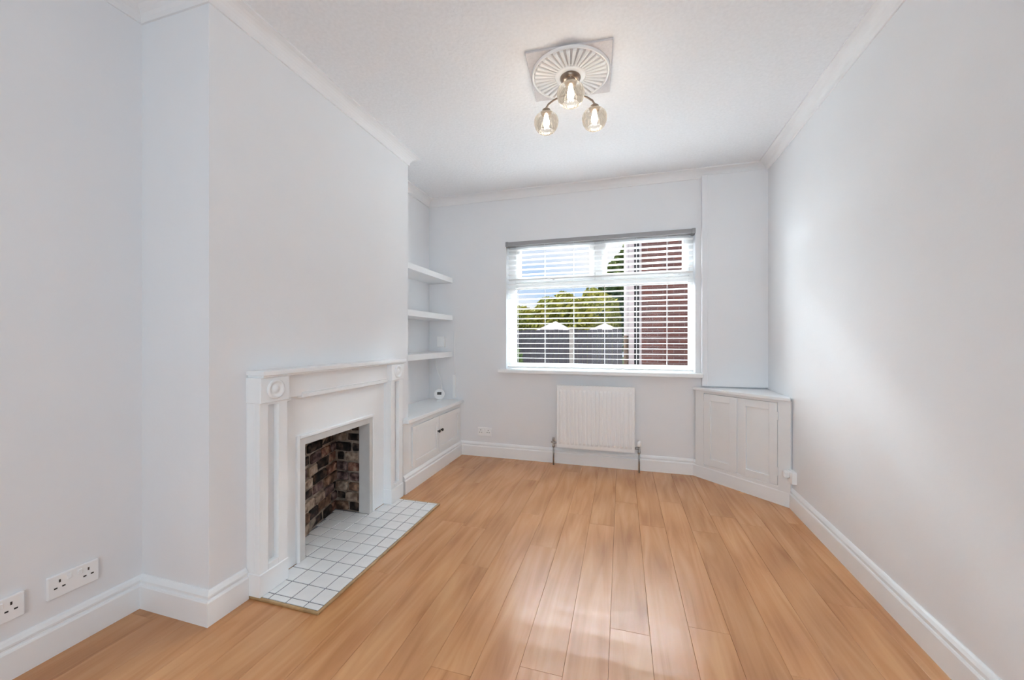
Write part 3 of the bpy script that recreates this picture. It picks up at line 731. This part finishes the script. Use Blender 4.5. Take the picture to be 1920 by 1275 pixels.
lt = thing('ceiling_light', (RCX, RCY, CH-0.03), 'bronze three-arm ceiling light with smoked glass globe shades, all lit', 'ceiling light', rz=math.radians(8))
bm = bmesh.new()
rg = lathe(bm, [(0.0005, 0.0), (0.056, 0.0), (0.058, -0.006), (0.050, -0.020), (0.030, -0.028), (0.014, -0.030), (0.012, -0.070), (0.020, -0.078), (0.022, -0.092), (0.014, -0.104), (0.0005, -0.108)], 40)
from_bm('canopy', bm, M['bronze'], lt, smooth=True)
gp_ = [(0.024, 0.0), (0.046, -0.006), (0.063, -0.022), (0.0705, -0.042), (0.0705, -0.060), (0.064, -0.082), (0.054, -0.098), (0.044, -0.107)]
AR = 0.160
arm_z = -0.088
for k in range(3):
    a = -PI/2 + k*2*PI/3
    d = Vector((math.cos(a), math.sin(a), 0))
    bm = bmesh.new()
    pts = [d*0.015 + Vector((0, 0, arm_z)), d*0.06 + Vector((0, 0, arm_z+0.006)), d*0.11 + Vector((0, 0, arm_z+0.004)), d*0.145 + Vector((0, 0, arm_z-0.006)), d*0.158 + Vector((0, 0, arm_z-0.020)), d*AR + Vector((0, 0, arm_z-0.036))]
    tube(bm, pts, 0.0055, 10); arm = from_bm('arm', bm, M['bronze'], lt, smooth=True)
    c = d*AR
    zt_ = arm_z - 0.028
    bm = bmesh.new(); mt = Matrix.Translation((c.x, c.y, zt_))
    lathe(bm, [(0.0005, 0.004), (0.012, 0.003), (0.024, -0.006), (0.028, -0.022), (0.028, -0.032), (0.0005, -0.034)], 28, mt); from_bm('lamp_holder', bm, M['bronze'], lt, smooth=True)
    bm = bmesh.new(); mt = Matrix.Translation((c.x, c.y, zt_-0.026))
    lathe(bm, gp_, 96, mt, ripple=(24, 0.014)); from_bm('shade', bm, M['shade'], lt, smooth=True)
    bm = bmesh.new(); mt = Matrix.Translation((c.x, c.y, zt_-0.036))
    lathe(bm, [(0.0005, 0.0), (0.011, -0.004), (0.012, -0.016), (0.017, -0.034), (0.0185, -0.048), (0.015, -0.062), (0.008, -0.072), (0.0005, -0.076)], 24, mt); from_bm('bulb', bm, M['bulb'], lt, smooth=True)

# ================================================================== THE GARDEN OUTSIDE
GZ = -0.25
tag(boxes('ground', [(-14, 14, 9.0, 34, GZ-0.1, GZ)], M['lawn']), 'lawn beyond the patio outside the window', 'ground', kind='structure')
tag(boxes('patio', [(-14, 14, 3.87, 9.0, GZ-0.1, GZ)], M['patio']), 'dark paved patio right outside the window', 'ground', kind='structure')
# fence
fe = thing('garden_fence', (-2.0, 9.6, GZ), 'dark grey board fence at the end of the garden', 'fence')
rf = random.Random(8); FT = 1.46
bmz = bmesh.new(); add_box(bmz, -0.058, 0.058, -0.009, 0.009, GZ+0.05, FT, bev=0.002)
bmesh.ops.recalc_face_normals(bmz, faces=bmz.faces)
bme = bpy.data.meshes.new('board'); bmz.to_mesh(bme); bmz.free(); bme.materials.append(M['fence'])
x = -4.6
while x < 0.02:
    o = link('board', bme, None, fe, (x, 9.6 + rf.uniform(-.004, .004), rf.uniform(-.012, .012))); x += 0.12
boxes('rail', [(-4.66, 0.03, 9.611, 9.66, 0.05, 0.13)], M['fence'], fe)
boxes('rail', [(-4.66, 0.03, 9.611, 9.66, 1.15, 1.23)], M['fence'], fe)
for px in (-3.1, -1.2):
    p = boxes('post', [(px-0.055, px+0.055, 9.50, 9.59, GZ, FT+0.06)], M['post'], fe, bev=0.006); p['label'] = 'pale concrete fence post'
rebase(fe)

# neighbours' white garden canopies showing over the fence
def canopy(x, y, w, zt_, zb2, label):
    o = thing('garden_canopy', (x, y, GZ), label, 'canopy', 'white canopies beyond the fence')
    bm = bmesh.new(); ap = bm.verts.new((x, y, zt_)); c4 = [bm.verts.new((x+sx*w, y+sy*w, zb2)) for sx, sy in ((-1,-1),(1,-1),(1,1),(-1,1))]
    c5 = [bm.verts.new((v.co.x, v.co.y, zb2-0.12)) for v in c4]
    for i in range(4):
        bm.faces.new((ap, c4[i], c4[(i+1)%4])); bm.faces.new((c4[i], c5[i], c5[(i+1)%4], c4[(i+1)%4]))
    from_bm('roof', bm, M['canvas'], o)
    for sx in (-1, 1):
        for sy in (-1, 1):
            bm = bmesh.new(); tube(bm, [(x+sx*(w-.04), y+sy*(w-.04), GZ), (x+sx*(w-.04), y+sy*(w-.04), zb2)], 0.03, 8); from_bm('leg', bm, M['render'], o)
    rebase(o)
canopy(-1.95, 11.6, 0.50, 1.78, 1.50, 'white peaked canopy beyond the fence, the left and larger one')
canopy(-0.48, 11.6, 0.42, 1.70, 1.50, 'white peaked canopy beyond the fence, nearer the brick house')

# brick house on the right
ho = thing('brick_house', (2.6, 11.5, GZ), 'red brick neighbouring house with drainpipes right of the fence', 'house')
HXL, HYF = 0.14, 9.2
boxes('wall', [(0.44, 6.0, HYF, 15, GZ, 7.0)], M['hbrick'], ho)
r_ = boxes('corner_strip', [(HXL, 0.44, HYF+0.01, 15, GZ, 7.0)], M['render'], ho); r_['label'] = 'pale rendered corner of the house'
prism('roof', [(HXL-0.3, HYF-0.3), (6.3, HYF-0.3), (6.3, 15.3), (HXL-0.3, 15.3)], 7.0, 7.3, M['roofslate'], ho)
bm = bmesh.new(); tube(bm, [(0.33, HYF-0.06, GZ), (0.33, HYF-0.06, 7.0)], 0.055, 14); k = from_bm('drainpipe', bm, M['dark'], ho, smooth=True); k['label'] = 'black drainpipe'
bm = bmesh.new(); tube(bm, [(0.10, HYF-0.06, 1.30), (0.10, HYF-0.06, 7.0)], 0.05, 14); k = from_bm('drainpipe', bm, M['render'], ho, smooth=True); k['label'] = 'white drainpipe'
bm = bmesh.new(); tube(bm, [(0.10, HYF-0.06, GZ), (0.10, HYF-0.06, 1.30)], 0.056, 14); from_bm('drainpipe_foot', bm, M['bark'], ho, smooth=True)
rebase(ho)

# trees and shrubs
def tree(name, x, y, blobs, leafm, label, n, size, group, trunk_h):
    o = thing(name, (x, y, GZ), label, 'tree', group)
    r_ = random.Random(int(abs(x*97+y*31)+n))
    vs = []; fs = []
    for (bx, by, bz, rx, rz_) in blobs:
        for _ in range(n):
            while True:
                p = Vector((r_.uniform(-1, 1), r_.uniform(-1, 1), r_.uniform(-1, 1)))
                if 0.25 < p.length < 1: break
            p = p.normalized()*(p.length**0.4)*(1+0.12*math.sin(5*p.x+3*p.z))
            c = Vector((bx+p.x*rx, by+p.y*rx, bz+p.z*rz_))
            q = Vector((r_.gauss(0, 1), r_.gauss(0, 1), r_.gauss(0, 1))).normalized()
            t_ = q.orthogonal().normalized(); b3 = q.cross(t_); s = size*r_.uniform(0.6, 1.3)
            i0 = len(vs)
            vs += [c - t_*s, c + b3*s*0.45, c + t_*s, c - b3*s*0.45]; fs.append((i0, i0+1, i0+2, i0+3))
    me = bpy.data.meshes.new('foliage'); me.from_pydata([tuple(v) for v in vs], [], fs); me.update()
    f = link('foliage', me, leafm, o); f['kind'] = 'stuff'
    bm = bmesh.new(); tube(bm, [(0, 0, 0), (0.05, 0, trunk_h*0.5), (0, 0.03, trunk_h)], [0.12, 0.09, 0.05], 8); from_bm('trunk', bm, M['bark'], o)
G = 'trees and shrubs behind the fence'
tree('yellow_shrub', -2.95, 13.6, [(-0.5, 0, 1.95, 0.85, 0.7), (0.5, 0.1, 2.2, 0.9, 0.75), (0, 0, 1.3, 1.4, 0.8)], M['leafY'], 'bright yellow-green bushy shrub in the middle behind the fence', 2600, 0.09, G, 2.2)
tree('yellow_shrub', -1.35, 13.6, [(-0.5, 0, 2.3, 0.85, 0.8), (0.5, 0, 2.35, 0.9, 0.85), (0, 0, 1.3, 1.4, 0.9)], M['leafY'], 'yellow-green shrub behind the fence, nearest the brick house', 2600, 0.09, G, 2.2)
tree('green_shrub', -4.4, 13.0, [(0, 0, 1.75, 0.9, 0.8), (0.4, 0, 1.2, 1.2, 0.75)], M['leafM'], 'mid green shrub at the left end behind the fence', 2600, 0.09, G, 1.9)
tree('dark_tree', -1.0, 17.5, [(-0.9, 0, 2.4, 1.2, 0.9), (0.5, 0, 2.75, 1.2, 1.0), (0, 0, 1.8, 1.8, 1.1)], M['leafD'], 'dark green tree rising just behind the yellow shrubs beside the house', 2600, 0.11, G, 2.4)
tree('dark_tree', 0.35, 19.5, [(0.1, 0, 5.2, 0.75, 1.0), (-0.55, 0, 4.3, 0.85, 1.0), (0, 0, 3.2, 1.3, 1.4)], M['leafM'], 'tallest green tree reaching up to the eaves of the brick house', 2400, 0.12, G, 4.2)
tree('dark_tree', -4.6, 18.5, [(0, 0, 1.9, 1.5, 0.9), (1.2, 0, 2.1, 1.2, 0.8)], M['leafD'], 'dark green tree at the back on the far left', 2400, 0.11, G, 1.9)
tree('dark_shrub', -2.62, 8.9, [(0, 0, 0.9, 0.34, 0.55), (0, 0, 0.3, 0.42, 0.5)], M['leafD'], 'small dark shrub in front of the left end of the fence', 1200, 0.06, G, 0.9)
